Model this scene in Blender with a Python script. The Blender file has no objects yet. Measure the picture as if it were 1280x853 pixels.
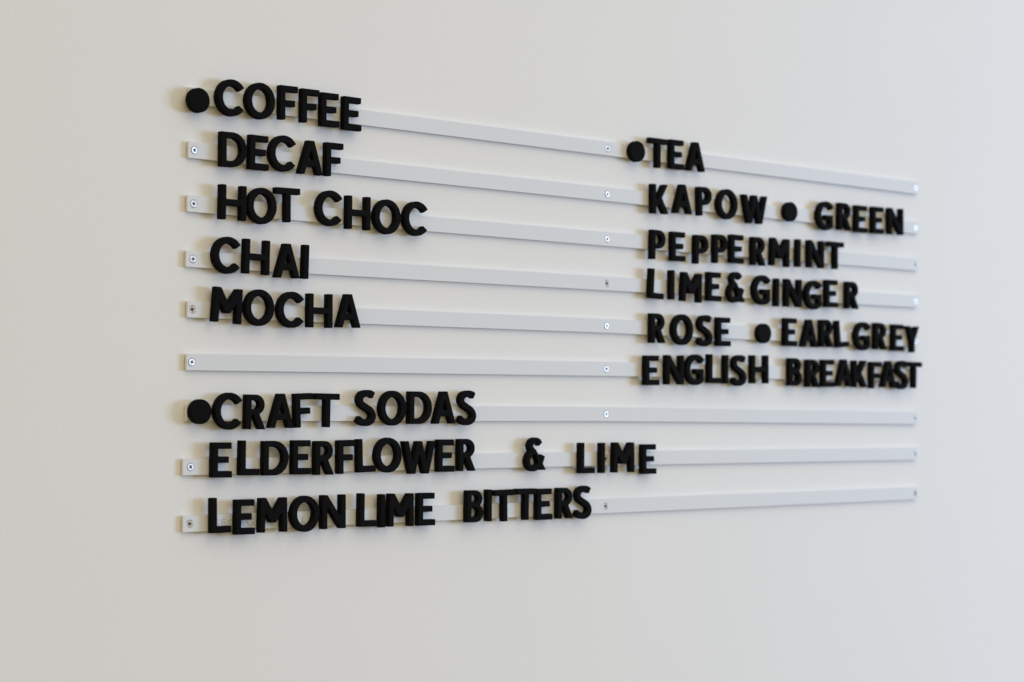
import bpy, math, random
import numpy as np
from mathutils import Matrix, Vector
random.seed(7)
MM = .001
S = bpy.context.scene
COL = S.collection

# ---------------------------------------------------------------- camera (wall is the plane y = 0, x along the rails, z up)
cam_d = bpy.data.cameras.new("camera"); cam = bpy.data.objects.new("camera", cam_d); COL.objects.link(cam)
r_ = Vector((0.7512335701, -0.6599958509, 0.0073211992))
u_ = Vector((-0.0264862089, -0.0190607701, 0.9994674421))
f_ = Vector((0.6595048172, 0.7510274055, 0.0317998784))
M = Matrix((r_, u_, -f_)).transposed().to_4x4()
M.translation = Vector((-1358.078, -2108.589, -352.3146))*MM
cam.matrix_world = M
cam_d.sensor_width = 36; cam_d.lens = 2700/1280*36
cam_d.clip_start = .05; cam_d.clip_end = 50
cam_d.dof.use_dof = True; cam_d.dof.focus_distance = 2.62; cam_d.dof.aperture_fstop = 4.3
S.camera = cam

# ---------------------------------------------------------------- room light
w = bpy.data.worlds.new("World"); S.world = w; w.use_nodes = True
bg = w.node_tree.nodes["Background"]          # the rest of the room: pale warm ceiling and walls above, darker floor below
wn, wl = w.node_tree.nodes, w.node_tree.links
wt = wn.new("ShaderNodeTexCoord"); ws = wn.new("ShaderNodeSeparateXYZ"); wr = wn.new("ShaderNodeMapRange"); wm = wn.new("ShaderNodeMix")
wm.data_type = 'RGBA'; wr.inputs[1].default_value = -.55; wr.inputs[2].default_value = .55; wr.interpolation_type = 'SMOOTHSTEP'
wm.inputs[6].default_value = (.36, .26, .09, 1); wm.inputs[7].default_value = (1.67, 1.57, 1.34, 1)
wl.new(wt.outputs["Generated"], ws.inputs[0]); wl.new(ws.outputs["Z"], wr.inputs[0]); wl.new(wr.outputs[0], wm.inputs[0]); wx = wn.new("ShaderNodeMapRange"); wx.inputs[1].default_value = -.6; wx.inputs[2].default_value = .6; wt2 = wn.new("ShaderNodeMix"); wt2.data_type = 'RGBA'
wt2.inputs[6].default_value = (1.13, .98, .68, 1); wt2.inputs[7].default_value = (.87, 1.02, 1.30, 1)     # lamp-lit side of the room, window side
wx2 = wn.new("ShaderNodeMix"); wx2.data_type = 'RGBA'; wx2.blend_type = 'MULTIPLY'; wx2.inputs[0].default_value = 1
wl.new(ws.outputs["X"], wx.inputs[0]); wl.new(wx.outputs[0], wt2.inputs[0]); wl.new(wm.outputs[2], wx2.inputs[6]); wl.new(wt2.outputs[2], wx2.inputs[7])
wl.new(wx2.outputs[2], bg.inputs[0])
bg.inputs[1].default_value = .575
def area(name, loc, target, sx, sy, power, col):
    d = bpy.data.lights.new(name, 'AREA'); d.shape = 'RECTANGLE'; d.size = sx; d.size_y = sy; d.energy = power; d.color = col
    o = bpy.data.objects.new(name, d); COL.objects.link(o); o.location = loc
    o.rotation_euler = (Vector(target) - Vector(loc)).to_track_quat('-Z', 'Y').to_euler()
    return o
area("window_light", (5.6, -3.6, -.1), (.6, 0, -.3), 2.2, 1.5, 242, (.437, .621, .97))
area("ceiling_light", (.3, -2.6, 2.6), (.6, 0, -.3), 3.0, 2.2, 14, (1.0, .80, .58))
S.view_settings.view_transform = 'Standard'; S.view_settings.look = 'None'
S.view_settings.exposure = 0; S.view_settings.gamma = 1
S.render.engine = 'CYCLES'

# ---------------------------------------------------------------- materials
def mat(name, col, rough, metal=0, bump=0, scale=100, stretch=(1, 1, 1), tone=0, spec=.5, coords='Object'):
    m = bpy.data.materials.new(name); m.use_nodes = True; nt = m.node_tree; N = nt.nodes; L = nt.links
    b = N["Principled BSDF"]; b.inputs["Base Color"].default_value = (*col, 1); b.inputs["Roughness"].default_value = rough
    b.inputs["Metallic"].default_value = metal; b.inputs["Specular IOR Level"].default_value = spec
    tc = N.new("ShaderNodeTexCoord"); mp = N.new("ShaderNodeMapping"); mp.inputs["Scale"].default_value = stretch
    L.new(tc.outputs[coords], mp.inputs[0])
    if bump:
        n = N.new("ShaderNodeTexNoise"); n.inputs["Scale"].default_value = scale; n.inputs["Detail"].default_value = 4
        L.new(mp.outputs[0], n.inputs["Vector"])
        bp = N.new("ShaderNodeBump"); bp.inputs["Strength"].default_value = bump; bp.inputs["Distance"].default_value = .001
        L.new(n.outputs[0], bp.inputs["Height"]); L.new(bp.outputs[0], b.inputs["Normal"])
    if tone:
        n2 = N.new("ShaderNodeTexNoise"); n2.inputs["Scale"].default_value = 5; n2.inputs["Detail"].default_value = 5
        L.new(tc.outputs[coords], n2.inputs["Vector"])
        mx = N.new("ShaderNodeMix"); mx.data_type = 'RGBA'
        mx.inputs[6].default_value = (*[c*(1 - tone) for c in col], 1); mx.inputs[7].default_value = (*[min(1, c*(1 + tone)) for c in col], 1)
        L.new(n2.outputs[0], mx.inputs[0]); L.new(mx.outputs[2], b.inputs["Base Color"])
    return m
M_wall = mat("wall_paint", (.80, .795, .78), .7, bump=.17, scale=260, stretch=(1, 1, .5), tone=.012, spec=.15)
M_rail = mat("rail_paint", (.71, .73, .75), .6, bump=.04, scale=500, tone=.01, spec=.15)
M_let = mat("black_foam", (.0042, .0042, .0045), .85, bump=.25, scale=900, spec=.07)
M_screw = mat("screw_steel", (.84, .84, .84), .5, metal=.7, bump=.05, scale=2000)
M_dark = mat("screw_recess_shade", (.025, .025, .025), .6, metal=.2)  # shade in the cross slot and round the head, put into the colour
M_gap_shade = mat("gap_shade_grey", (.10, .10, .10), .8)  # dark grey standing in for the shade behind the rails
SPECKS = [(-.3, -447.2, .5)]
M_speck = mat("pencil_grey", (.12, .11, .10), .9)
M_mark = mat("marking_ink", (.5, .51, .52), .6)

# ---------------------------------------------------------------- helpers
def link(name, mesh, m=None, parent=None):
    o = bpy.data.objects.new(name, mesh); COL.objects.link(o)
    if m: mesh.materials.clear(); mesh.materials.append(m)
    o.parent = parent
    return o
def tag(o, label, cat, group=None):
    o["label"] = label; o["category"] = cat
    if group: o["group"] = group
def plate(name, loops, depth, bevel, res=2, smooth=35):
    """flat outline in x/z (mm) extruded towards the viewer: back at y = 0, front at y = -depth"""
    cu = bpy.data.curves.new(name, 'CURVE'); cu.dimensions = '2D'; cu.fill_mode = 'BOTH'
    cu.extrude = (depth/2 - bevel)*MM; cu.bevel_depth = bevel*MM; cu.bevel_resolution = res; cu.offset = -bevel*MM
    for P in loops:
        s = cu.splines.new('POLY'); s.points.add(len(P) - 1); s.use_cyclic_u = True
        for i, p in enumerate(P): s.points[i].co = (p[0]*MM, p[1]*MM, 0, 1)
    o = bpy.data.objects.new(name, cu); COL.objects.link(o)
    me = bpy.data.meshes.new_from_object(o.evaluated_get(bpy.context.evaluated_depsgraph_get()))
    bpy.data.objects.remove(o); bpy.data.curves.remove(cu)
    me.name = name
    # curve plane x/y -> wall plane x/z, local +z -> towards the viewer (-y)
    me.transform(Matrix(((1, 0, 0, 0), (0, 0, -1, -depth/2*MM), (0, 1, 0, 0), (0, 0, 0, 1))))
    me.shade_smooth(); me.set_sharp_from_angle(angle=math.radians(smooth))
    return me
def circle(cx, cz, r, n=40, cw=False):
    L = [(cx + r*math.cos(2*math.pi*i/n), cz + r*math.sin(2*math.pi*i/n)) for i in range(n)]
    return L[::-1] if cw else L

# ---------------------------------------------------------------- letter shapes (mm, cap height 40)
SV, SH = 7.4, 7.0
def poly_sdf(X, Z, P):
    P = np.asarray(P, float); n = len(P)
    d = np.full(X.shape, 1e18); s = np.ones(X.shape)
    for i in range(n):
        j = (i - 1) % n
        ex, ez = P[j] - P[i]
        wx, wz = X - P[i][0], Z - P[i][1]
        t = np.clip((wx*ex + wz*ez)/(ex*ex + ez*ez + 1e-12), 0, 1)
        d = np.minimum(d, (wx - ex*t)**2 + (wz - ez*t)**2)
        c1 = Z >= P[i][1]; c2 = Z < P[j][1]; c3 = ex*wz > ez*wx
        flip = (c1 & c2 & c3) | (~c1 & ~c2 & ~c3)
        s = np.where(flip, -s, s)
    return s*np.sqrt(d)
def box(x0, z0, x1, z1): return [(x0, z0), (x1, z0), (x1, z1), (x0, z1)]
def ellipse(cx, cz, a, b, t0=0, t1=360, n=72):
    return [(cx + a*math.cos(math.radians(t0 + (t1 - t0)*i/n)), cz + b*math.sin(math.radians(t0 + (t1 - t0)*i/n))) for i in range(n + (t1 - t0 < 360))]
def bowl(x0, cx, z0, z1, a):            # a box from x0 ending in a half ellipse on the right
    cz, b = (z0 + z1)/2, (z1 - z0)/2
    return [(x0, z1), (x0, z0)] + ellipse(cx, cz, a, b, -90, 90, 40)
def arc(cx, cz, a, b, t0, t1, wa, wb):  # a ring segment with radial ends
    return ellipse(cx, cz, a, b, t0, t1, 60) + ellipse(cx, cz, a - wa, b - wb, t0, t1, 60)[::-1]
def ribbon(pts, w):                     # a stroke of even width along a smooth curve
    p = np.asarray(pts, float); q = np.vstack([2*p[0] - p[1], p, 2*p[-1] - p[-2]]); c = []
    for i in range(1, len(q) - 2):
        for t in np.linspace(0, 1, 12, endpoint=False):
            c.append(.5*(2*q[i] + (q[i+1] - q[i-1])*t + (2*q[i-1] - 5*q[i] + 4*q[i+1] - q[i+2])*t*t + (3*q[i] - q[i-1] - 3*q[i+1] + q[i+2])*t**3))
    c.append(q[-2]); c = np.array(c); g = np.gradient(c, axis=0)
    nrm = np.stack([-g[:, 1], g[:, 0]], 1)/np.linalg.norm(g, axis=1)[:, None]
    return c, w/2, nrm
# each glyph: width, shapes added, shapes cut away, strokes
GLYPHS = {
 'A': (35.0, [[(0, 0), (13.0, 40), (22.0, 40), (35, 0), (26.9, 0), (24.0, 9.3), (11.0, 9.3), (8.1, 0)]], [[(13.5, 16.6), (21.5, 16.6), (17.5, 30.5)]], []),
 'B': (27.2, [bowl(0, 14.2, 19.2, 40, 11.2), bowl(0, 14.8, 0, 23, 12.4)], [bowl(SV, 13.4, 25.0, 34.0, 4.6), bowl(SV, 13.6, 6.1, 18.2, 6.0)], []),
 'C': (36.8, [arc(20.6, 20, 20.6, 21.2, 36, 321, 7.9, 7.2)], [], []),
 'D': (35.7, [bowl(0, 15.7, 0, 40, 20)], [bowl(SV, 15.2, 6.4, 33.6, 12.9)], []),
 'E': (26.9, [box(0, 0, SV, 40), box(3, 0, 26.9, SH), box(3, 17.0, 22.2, 23.8), box(3, 33.1, 25.6, 40)], [], []),
 'F': (25.8, [box(0, 0, SV, 40), box(3, 16.0, 21.6, 22.8), box(3, 33.1, 25.8, 40)], [], []),
 'G': (35.0, [arc(20.6, 20, 20.6, 21.2, 41, 312, 7.9, 7.2), box(18.5, 14.6, 35, 21.0), [(27.4, 20), (35, 20), (35, 5.4), (31, 1.8), (27.4, 5)]], [], []),
 'H': (35.6, [box(0, 0, SV, 40), box(28.2, 0, 35.6, 40), box(3, 16.5, 32, 23.4)], [], []),
 'I': (7.5, [box(0, 0, 7.5, 40)], [], []),
 'K': (31.3, [box(0, 0, SV, 40), [(5.5, 13.0), (21.4, 40), (30.3, 40), (10.8, 9.5), (5.5, 9.5)], [(9.9, 20.0), (15.6, 26.4), (31.3, 0), (22.4, 0)]], [], []),
 'L': (27.0, [box(0, 0, SV, 40), box(3, 0, 27.0, SH)], [], []),
 'M': (39.4, [[(0, 0), (.8, 40), (8.9, 40), (19.7, 22.8), (30.5, 40), (38.6, 40), (39.4, 0), (31.9, 0), (31.5, 24.0), (23.4, 11.4), (16.0, 11.4), (7.9, 24.0), (7.5, 0)]], [], []),
 'N': (34.9, [[(0, 0), (0, 40), (7.9, 40), (27.5, 13.0), (27.5, 40), (34.9, 40), (34.9, 0), (27.2, 0), (7.4, 27.2), (7.4, 0)]], [], []),
 'O': (40.6, [ellipse(20.3, 20, 20.3, 21.2)], [ellipse(20.3, 20, 12.4, 14.1)], []),
 'P': (26.8, [box(0, 0, SV, 40), bowl(0, 14.3, 15.2, 40, 12.5)], [bowl(SV, 13.8, 21.5, 33.7, 5.5)], []),
 'R': (27.6, [box(0, 0, SV, 40), bowl(0, 14.0, 16.8, 40, 12.0), [(9.6, 18.5), (17.8, 19.5), (27.6, 0), (19.2, 0)]], [bowl(SV, 13.4, 22.9, 33.7, 5.2)], []),
 'S': (28.8, [], [], [([(25.6, 35.3), (21.5, 37.5), (16.0, 37.9), (8.6, 36.0), (5.2, 30.4), (7.4, 25.0), (14.2, 21.0), (21.4, 16.9), (25.1, 11.2), (23.6, 5.6), (18.6, 2.6), (12.8, 2.1), (7.0, 3.7), (2.3, 7.0)], 7.4)]),
 'T': (35.0, [box(13.8, 0, 21.2, 40), box(0, 33.1, 35, 40)], [], []),
 'W': (51.0, [[(0, 40), (8.1, 40), (14.7, 13.5), (21.2, 40), (29.8, 40), (36.3, 13.5), (42.9, 40), (51, 40), (40.6, 0), (32.0, 0), (25.5, 25.5), (19.0, 0), (10.4, 0)]], [], []),
 'Y': (29.0, [[(0, 40), (8.4, 40), (14.5, 26), (20.6, 40), (29, 40), (18.2, 16.5), (18.2, 0), (10.8, 0), (10.8, 16.5)]], [], []),
 '&': (34.6, [[(10.5, 31), (17.5, 26), (34.6, 0), (25.4, 0)]], [], [([(25.2, 33.6), (22.2, 37.2), (16.8, 38.4), (11.2, 36.6), (8.6, 31.8), (10.2, 27.0), (14.5, 21.5)], 7.0),
        ([(14.5, 25.0), (7.2, 20.0), (3.6, 12.4), (6.0, 5.2), (12.8, 2.0), (20.0, 4.0), (25.8, 9.8), (29.6, 18.6)], 6.8)]),
}
def contours(F, x0, z0, h):             # marching squares: closed outlines of F < 0
    nz, nx = F.shape; seg = {}; ins = F < 0
    def pt(a, b):
        fa, fb = F[a], F[b]; t = fa/(fa - fb)
        return (x0 + h*(a[1] + (b[1] - a[1])*t), z0 + h*(a[0] + (b[0] - a[0])*t))
    cells = np.argwhere(~((ins[:-1, :-1] == ins[1:, :-1]) & (ins[:-1, :-1] == ins[:-1, 1:]) & (ins[:-1, :-1] == ins[1:, 1:])))
    pos = {}
    for r, c in cells:
        k = [(r, c), (r, c+1), (r+1, c+1), (r+1, c)]          # ccw
        v = [bool(ins[q]) for q in k]; out, inn = [], []
        for i in range(4):
            j = (i + 1) % 4
            if v[i] != v[j]:
                e = (min(k[i], k[j]), max(k[i], k[j])); pos[e] = pt(*e)
                (out if v[i] else inn).append(e)               # leaving / entering the inside
        for a, b in zip(out, inn): seg[a] = b
    loops = []
    while seg:
        a, b = seg.popitem(); L = [a]
        while b != a: L.append(b); b = seg.pop(b)
        loops.append([pos[e] for e in L])
    return loops
def simplify(P, tol):                    # Douglas-Peucker on a closed loop
    P = np.asarray(P, float); n = len(P); k = int(np.argmax(((P - P[0])**2).sum(1)))
    def dp(a, b):
        if b - a < 2: return [a]
        s, e = P[a], P[b % n]; d = e - s; L = np.hypot(*d) + 1e-12
        q = P[a+1:b] - s; dist = np.abs(q[:, 0]*d[1] - q[:, 1]*d[0])/L; m = int(np.argmax(dist))
        return [a] if dist[m] < tol else dp(a, a + 1 + m) + dp(a + 1 + m, b)
    return P[dp(0, k) + dp(k, n)]
def glyph_outline(ch):
    w, add, cut, strokes = GLYPHS[ch]; h = .3
    xs, zs = np.arange(-2.5, w + 2.5, h), np.arange(-3.5, 44, h); X, Z = np.meshgrid(xs, zs)
    Fd = np.full(X.shape, 1e3)
    for p in add: Fd = np.minimum(Fd, poly_sdf(X, Z, p))
    for p in cut: Fd = np.maximum(Fd, -poly_sdf(X, Z, p))
    for pts, wd in strokes:
        c, r, n = ribbon(pts, wd)
        for i in range(0, len(c) - 1):
            q = [c[i] + n[i]*r, c[i+1] + n[i+1]*r, c[i+1] - n[i+1]*r, c[i] - n[i]*r]
            Fd = np.minimum(Fd, poly_sdf(X, Z, q) - .12)
    Fd -= .35
    for _ in range(3):                   # soften the corners a little
        Fd[1:-1] = (Fd[:-2] + 2*Fd[1:-1] + Fd[2:])/4; Fd[:, 1:-1] = (Fd[:, :-2] + 2*Fd[:, 1:-1] + Fd[:, 2:])/4
    return [simplify(L, .035) - np.array([w/2, 20.0]) for L in contours(Fd, xs[0], zs[0], h) if len(L) > 12]

# ---------------------------------------------------------------- the wall
def slab(name, x0, x1, y0, y1, z0, z1):
    me = bpy.data.meshes.new(name)
    v = [(x, y, z) for x in (x0, x1) for y in (y0, y1) for z in (z0, z1)]
    me.from_pydata(v, [], [(0, 1, 3, 2), (4, 6, 7, 5), (0, 4, 5, 1), (2, 3, 7, 6), (0, 2, 6, 4), (1, 5, 7, 3)])
    return me
wall = link("wall", slab("wall", -3.0, 4.5, 0, .12, -2.2, 1.9), M_wall); wall["kind"] = "structure"

def speck(x, z, r):
    me = bpy.data.meshes.new("speck"); n = 9
    v = [(x*MM + r*MM*math.cos(2*math.pi*i/n)*(1 + .3*random.uniform(-1, 1)), -.0001, z*MM + r*MM*math.sin(2*math.pi*i/n)) for i in range(n)]
    me.from_pydata(v + [(a, .001, c) for a, b, c in v], [], [tuple(range(n))] + [(i, n + i, n + (i + 1) % n, (i + 1) % n) for i in range(n)])
    return link("pencil_speck", me, M_speck, wall)
for q in SPECKS: speck(*q)

# ---------------------------------------------------------------- the nine rails
RAIL_T, RAIL_H = 5.0, 18.8
#  left end x, right end x, z at left, middle and right screw, screws in view (left, middle, right), what it carries
RAILS = [
    (-7.2, 1328, 6.2, 1.6, -2.9, (0, 1, 1), "topmost pale grey letter rail, carrying COFFEE and TEA"),
    (-7.2, 1329, -56.5, -60.2, -65.1, (1, 1, 1), "pale grey letter rail carrying DECAF and KAPOW GREEN"),
    (-7.7, 1328, -118.4, -120.9, -122.4, (1, 1, 1), "pale grey letter rail carrying HOT CHOC and PEPPERMINT"),
    (-8.6, 1328, -182.0, -181.0, -179.7, (1, 1, 1), "pale grey letter rail carrying CHAI and LIME & GINGER"),
    (-5.8, 1329, -239.9, -238.3, -241.8, (1, 1, 1), "pale grey letter rail carrying MOCHA, ROSE and EARL GREY"),
    (-6.4, 1329, -300.5, -296.5, -294.5, (1, 1, 0), "pale grey letter rail bare on the left, ENGLISH BREAKFAST on its right"),
    (-6.0, 1327, -358.6, -357.4, -360.9, (0, 1, 1), "pale grey letter rail carrying CRAFT SODAS, bare on the right"),
    (-9.5, 1327, -420.6, -417.2, -416.0, (1, 1, 1), "pale grey letter rail carrying ELDERFLOWER & LIME"),
    (-8.4, 1328, -485.5, -481.2, -477.2, (1, 1, 1), "lowest pale grey letter rail, carrying LEMON LIME BITTERS, with small stamped lettering"),
]
SX = (0.6, 659.0, 1322.4)
def cross(w, l): return [(-w, -l), (w, -l), (w, -w), (l, -w), (l, w), (w, w), (w, l), (-w, l), (-w, w), (-l, w), (-l, -w), (-w, -w)]
screw_me = plate("screw", [circle(0, 0, 4.15, 36), cross(.72, 2.5)[::-1]], 1.5, .35, 2); screw_me.materials.append(M_screw)
def disc(name, r, y, n=32):
    me = bpy.data.meshes.new(name)
    c = circle(0, 0, r, n)
    me.from_pydata([(p[0]*MM, yy*MM, p[1]*MM) for yy in (y, y + .4) for p in c], [],
                   [tuple(range(n - 1, -1, -1)), tuple(range(n, 2*n))] + [(i, (i + 1) % n, n + (i + 1) % n, n + i) for i in range(n)])
    return me
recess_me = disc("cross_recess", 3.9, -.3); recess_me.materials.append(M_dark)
seat_me = disc("countersink", 5.2, 0); seat_me.materials.append(M_dark)  # dark disc stands in for the shaded gap round the head
rails = []
DULL = {(3, 1), (4, 0), (8, 0), (8, 1), (2, 2), (6, 2), (7, 2), (8, 2), (7, 1)}
for k, (xa, xb, zl, zm, zr, vis, label) in enumerate(RAILS):
    root = bpy.data.objects.new("letter_rail", None); COL.objects.link(root)
    root.empty_display_size = .02
    zs = (zl, zm, zr)
    root.location = (0, 0, zm*MM)
    tag(root, label, "rail", "pale grey letter rails screwed to the wall")
    def zc(x):                             # a slight bow in each strip, as fixed
        return (zl + (zm - zl)*x/659.0 if x < 659 else zm + (zr - zm)*(x - 659)/663.4) - zm
    xs = [xa] + [SX[0]] + list(np.linspace(60, 1270, 24)) + [SX[2], xb]
    top = [(x, zc(x) + RAIL_H/2) for x in xs]; bot = [(x, zc(x) - RAIL_H/2) for x in xs]
    loops = [bot + top[::-1]]
    for i in range(3):
        if vis[i]: loops.append(circle(SX[i], zs[i] - zm, 4.75, 36, True))
    bar = link("rail_bar", plate("rail_bar", loops, RAIL_T - 1.2, .22, 1), M_rail, root)
    bar.location = (0, -.0012, 0)
    ti = [(min(max(x, xa + 1.5), xb - 1.5), zc(x) + RAIL_H/2 - 1.6) for x in xs]; bi = [(x, z - RAIL_H + 3.2) for x, z in ti]
    link("shade_gap_strip", plate("shade_gap_strip", [bi + ti[::-1]], 1.15, .05, 1), M_gap_shade, root)  # unseen dark strip, added to deepen the shadow line under the bar
    for i in range(3):
        if not vis[i]: continue
        sc = bpy.data.objects.new("screw", screw_me); COL.objects.link(sc); sc.parent = root
        sc.location = (SX[i]*MM, (-RAIL_T + 1.2)*MM, (zs[i] - zm)*MM)
        sc.rotation_mode = 'QUATERNION'
        a = random.uniform(0, math.pi/2)
        dull = (k, i) in DULL                  # driven in a little askew, so it mirrors the dim side of the room
        tilt = Matrix.Rotation(random.uniform(.12, .2) if dull else random.uniform(-.08, .05), 3, 'X') @ Matrix.Rotation(random.uniform(-.3, -.2) if dull else random.uniform(-.05, .12), 3, 'Z')
        sc.rotation_quaternion = (tilt @ Matrix.Rotation(a, 3, 'Y')).to_quaternion()
        for nm, me in (("cross_recess", recess_me), ("countersink", seat_me)):
            d = bpy.data.objects.new(nm, me); COL.objects.link(d); d.parent = sc
            d.location = (0, 0, 0) if nm == "cross_recess" else (0, .00055, 0)
    rails.append(root)

# small stamped lettering on the lowest rail
fc = bpy.data.curves.new("maker_mark", 'FONT'); fc.body = "GEORGE & WILLY"; fc.size = 12.2*MM; fc.space_character = 1.12
fc.extrude = .00012; fc.align_x = 'LEFT'
fo = bpy.data.objects.new("maker_mark", fc); COL.objects.link(fo)
mk = bpy.data.meshes.new_from_object(fo.evaluated_get(bpy.context.evaluated_depsgraph_get()))
bpy.data.objects.remove(fo); bpy.data.curves.remove(fc)
mk.transform(Matrix.Rotation(math.pi/2, 4, 'X'))
xs_ = [v.co.x for v in mk.vertices]; sx = 146*MM/(max(xs_) - min(xs_))
mk.transform(Matrix.Scale(sx, 4, (1, 0, 0)))
mo = link("stamped_lettering", mk, M_mark, rails[8]); mo.location = (29*MM, -(RAIL_T + .05)*MM, (-4.6 - 3.9)*MM)

# ---------------------------------------------------------------- the letters
# word key, rail, letters as (character, centre x, centre z, turn in degrees)
WORDS = [
 ('COFFEE', 1, [('C', 44.1, 7.9, 0.7), ('O', 86.6, 8.3, 0.1), ('F', 126.9, 9.9, 0.7), ('F', 158.7, 9.3, 0.3), ('E', 188.1, 7.6, 0.3), ('E', 221.6, 6.2, -0.4)]),
 ('DECAF', 2, [('D', 49.8, -52.5, 0.7), ('E', 85.6, -52.8, -0.7), ('C', 118.7, -50.8, -0.3), ('A', 159.9, -52.4, -0.1), ('F', 195.0, -52.1, 0.4)]),
 ('HOT', 3, [('H', 49.9, -114.0, -0.4), ('O', 90.4, -115.2, 0.5), ('T', 127.2, -111.6, 0.7)]),
 ('CHOC', 3, [('C', 188.1, -111.2, -0.5), ('H', 232.4, -114.0, 0.1), ('O', 276.7, -116.0, -0.7), ('C', 320.9, -115.3, -0.2)]),
 ('CHAI', 4, [('C', 41.5, -175.6, -0.6), ('H', 83.9, -175.5, -1.3), ('A', 127.5, -177.8, 0.6), ('I', 154.5, -177.6, -1.3)]),
 ('MOCHA', 5, [('M', 44.1, -233.9, -3.5), ('O', 88.5, -234.9, -0.1), ('C', 133.0, -235.7, 0.6), ('H', 176.4, -235.3, 0.4), ('A', 218.8, -234.0, 0.5)]),
 ('CRAFT', 7, [('C', 46.1, -356.3, -0.5), ('R', 84.3, -357.1, -0.6), ('A', 120.9, -355.6, 0.1), ('F', 153.6, -354.9, 2.5), ('T', 188.4, -354.7, -0.5)]),
 ('SODAS', 7, [('S', 246.6, -351.5, 0.3), ('O', 288.4, -351.4, -0.1), ('D', 331.9, -350.7, 0.0), ('A', 370.2, -350.2, 0.6), ('S', 407.5, -350.4, 0.0)]),
 ('ELDERFLOWER', 8, [('E', 38.5, -412.8, -0.5), ('L', 76.9, -410.7, -0.5), ('D', 113.9, -411.3, 0.1), ('E', 151.4, -410.7, 0.0), ('R', 184.6, -411.7, 0.2), ('F', 218.0, -410.8, 1.0), ('L', 247.9, -409.3, 2.0), ('O', 281.9, -409.2, -0.1), ('W', 330.4, -412.4, 0.2), ('E', 373.8, -410.6, -0.1), ('R', 408.0, -410.0, 0.2)]),
 ('&soda', 8, [('&', 525.1, -410.5, 0.4)]),
 ('LIMEsoda', 8, [('L', 617.5, -415.8, -0.4), ('I', 645.7, -416.0, -0.2), ('M', 685.3, -415.6, 0.0), ('E', 733.6, -418.4, 0.3)]),
 ('LEMON', 9, [('L', 38.1, -476.4, 1.0), ('E', 71.4, -479.3, -0.3), ('M', 111.2, -478.0, 0.1), ('O', 157.4, -477.9, 0.2), ('N', 199.3, -476.5, 0.6)]),
 ('LIMElemon', 9, [('L', 251.4, -475.6, -0.2), ('I', 273.4, -477.3, 0.2), ('M', 302.6, -476.9, -0.4), ('E', 342.8, -477.0, -0.0)]),
 ('BITTERS', 9, [('B', 421.6, -475.3, -0.4), ('I', 445.9, -474.8, 0.6), ('T', 472.2, -475.6, 1.0), ('T', 509.5, -474.8, -0.1), ('E', 541.2, -475.5, 0.5), ('R', 577.9, -474.9, -0.1), ('S', 610.6, -474.6, 0.6)]),
 ('TEA', 1, [('T', 748.4, 2.4, -0.1), ('E', 785.3, 3.5, -0.2), ('A', 823.2, 3.7, 0.1)]),
 ('KAPOW', 2, [('K', 751.9, -60.7, 1.0), ('A', 797.1, -57.5, 0.5), ('P', 841.3, -57.8, 2.0), ('O', 887.6, -58.6, 0.5), ('W', 945.2, -62.2, 0.1)]),
 ('GREEN', 2, [('G', 1098.7, -61.2, -0.6), ('R', 1144.0, -59.8, 0.1), ('E', 1182.2, -60.9, -0.4), ('E', 1221.8, -60.2, 0.3), ('N', 1264.6, -59.4, 0.6)]),
 ('PEPPERMINT', 3, [('P', 749.2, -124.1, -1.0), ('E', 788.9, -124.2, 0.0), ('P', 834.9, -126.2, -1.0), ('P', 873.8, -123.1, 0.1), ('E', 908.1, -121.2, -0.6), ('R', 953.6, -122.0, 0.1), ('M', 1000.0, -121.0, -1.5), ('I', 1039.8, -119.9, -0.5), ('N', 1078.7, -119.5, 0.2), ('T', 1123.4, -119.0, -0.2)]),
 ('LIMEginger', 4, [('L', 746.7, -177.9, -3.0), ('I', 776.8, -177.9, 0.4), ('M', 815.8, -179.8, -2.0), ('E', 861.9, -176.8, -0.6)]),
 ('&ginger', 4, [('&', 906.9, -176.1, -0.5)]),
 ('GINGER', 4, [('G', 960.0, -177.4, 0.3), ('I', 993.5, -179.5, -1.0), ('N', 1029.1, -179.0, 0.0), ('G', 1072.9, -180.0, 0.1), ('E', 1114.9, -176.3, 0.5), ('R', 1161.9, -176.9, -0.0)]),
 ('ROSE', 5, [('R', 749.3, -238.9, 0.4), ('O', 798.0, -239.5, 0.0), ('S', 842.5, -239.6, 0.6), ('E', 881.2, -240.0, 0.2)]),
 ('EARL', 5, [('E', 1023.2, -236.2, -0.5), ('A', 1064.8, -236.8, -0.2), ('R', 1103.6, -235.9, 0.5), ('L', 1139.2, -235.1, 6.0)]),
 ('GREY', 5, [('G', 1185.5, -237.7, -0.2), ('R', 1228.6, -236.6, -0.4), ('E', 1270.6, -237.5, -0.0), ('Y', 1305.8, -239.2, -0.2)]),
 ('ENGLISH', 6, [('E', 738.4, -297.0, 0.2), ('N', 782.6, -295.6, -0.1), ('G', 822.1, -294.7, -0.3), ('L', 863.6, -292.5, -0.1), ('I', 886.6, -293.1, -0.1), ('S', 913.0, -294.2, 0.6), ('H', 956.7, -291.8, 0.7)]),
 ('BREAKFAST', 6, [('B', 1033.6, -294.3, 0.2), ('R', 1072.9, -295.6, -0.6), ('E', 1107.5, -295.0, 0.3), ('A', 1143.8, -293.8, 0.3), ('K', 1180.0, -294.6, 0.5), ('F', 1218.1, -296.0, -0.2), ('A', 1248.1, -294.1, -0.6), ('S', 1279.7, -294.6, 0.2), ('T', 1310.3, -294.2, -0.5)]),
]

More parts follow.
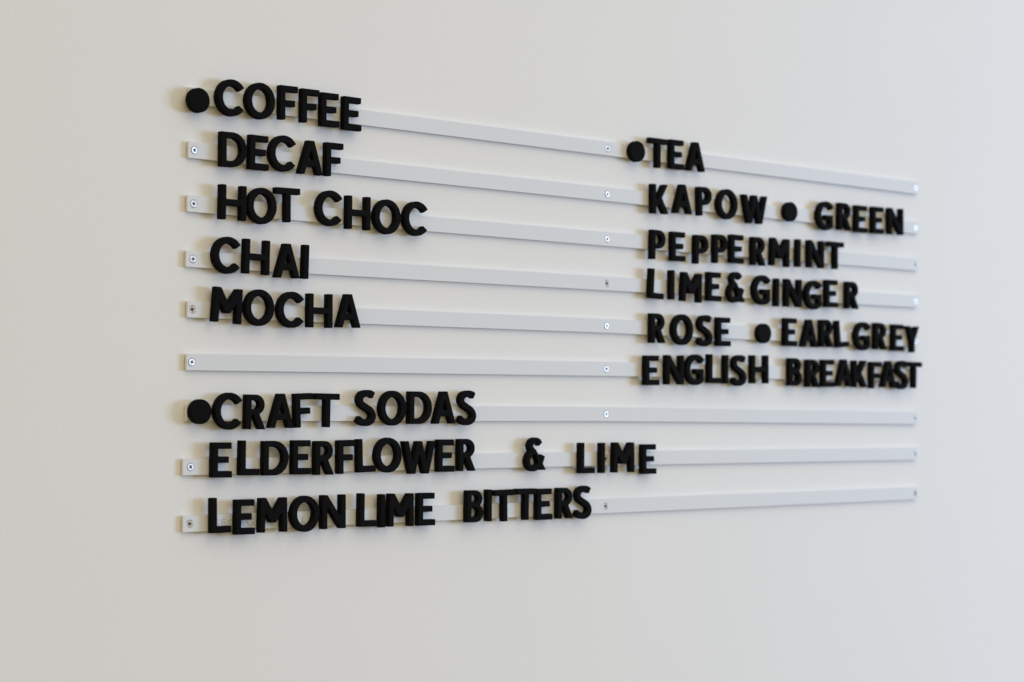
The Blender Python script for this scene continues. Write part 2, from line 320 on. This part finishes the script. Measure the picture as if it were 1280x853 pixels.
MESH = {}
for ch in GLYPHS:
    me = plate("letter", glyph_outline(ch), 8.7, 1.3, 3); me.materials.append(M_let); MESH[ch] = me
SAY = {"LIMEsoda": ("LIME", "right of ELDERFLOWER"), "LIMElemon": ("LIME", "between LEMON and BITTERS"), "LIMEginger": ("LIME", "left of GINGER")}
for key, rail, L in WORDS:
    word, where = SAY.get(key, (key, ""))
    n = len(L)
    for i, (ch, x, z, turn) in enumerate(L):
        o = bpy.data.objects.new("ampersand" if ch == '&' else "letter", MESH[ch]); COL.objects.link(o)
        o.location = (x*MM, -(RAIL_T + .1 + random.uniform(0, .35))*MM, z*MM)
        o.rotation_euler = (0, -math.radians(turn), 0)
        if ch == '&':
            tag(o, "black ampersand between ELDERFLOWER and LIME" if rail == 8 else "black ampersand between LIME and GINGER", "ampersand", "black letters hung on the rails")
            continue
        lean = "leaning " if abs(turn) >= 2 else ""
        if i == 0: p = "starting the word " + word
        elif i == n - 1: p = "ending the word " + word
        else: p = "between %s and %s in %s" % (L[i-1][0], L[i+1][0], word)
        tag(o, ("%sblack letter %s %s %s" % (lean, ch, p, where)).strip(), "letter", "black letters hung on the rails")

dot_me = plate("bullet_dot", [circle(0, 0, 14.3, 72)], 8.7, 1.1, 3); dot_me.materials.append(M_let)
for x, z, label in ((1.3, .5, "round black dot left of COFFEE"), (8.6, -357.2, "round black dot left of CRAFT SODAS"),
                    (707.7, 1.3, "round black dot left of TEA"), (1022.3, -60.5, "round black dot between KAPOW and GREEN"),
                    (966.1, -239.8, "round black dot between ROSE and EARL GREY")):
    o = bpy.data.objects.new("bullet_dot", dot_me); COL.objects.link(o)
    o.location = (x*MM, -(RAIL_T + .1 + random.uniform(0, .3))*MM, z*MM)
    tag(o, label, "dot", "black dots on the rails")
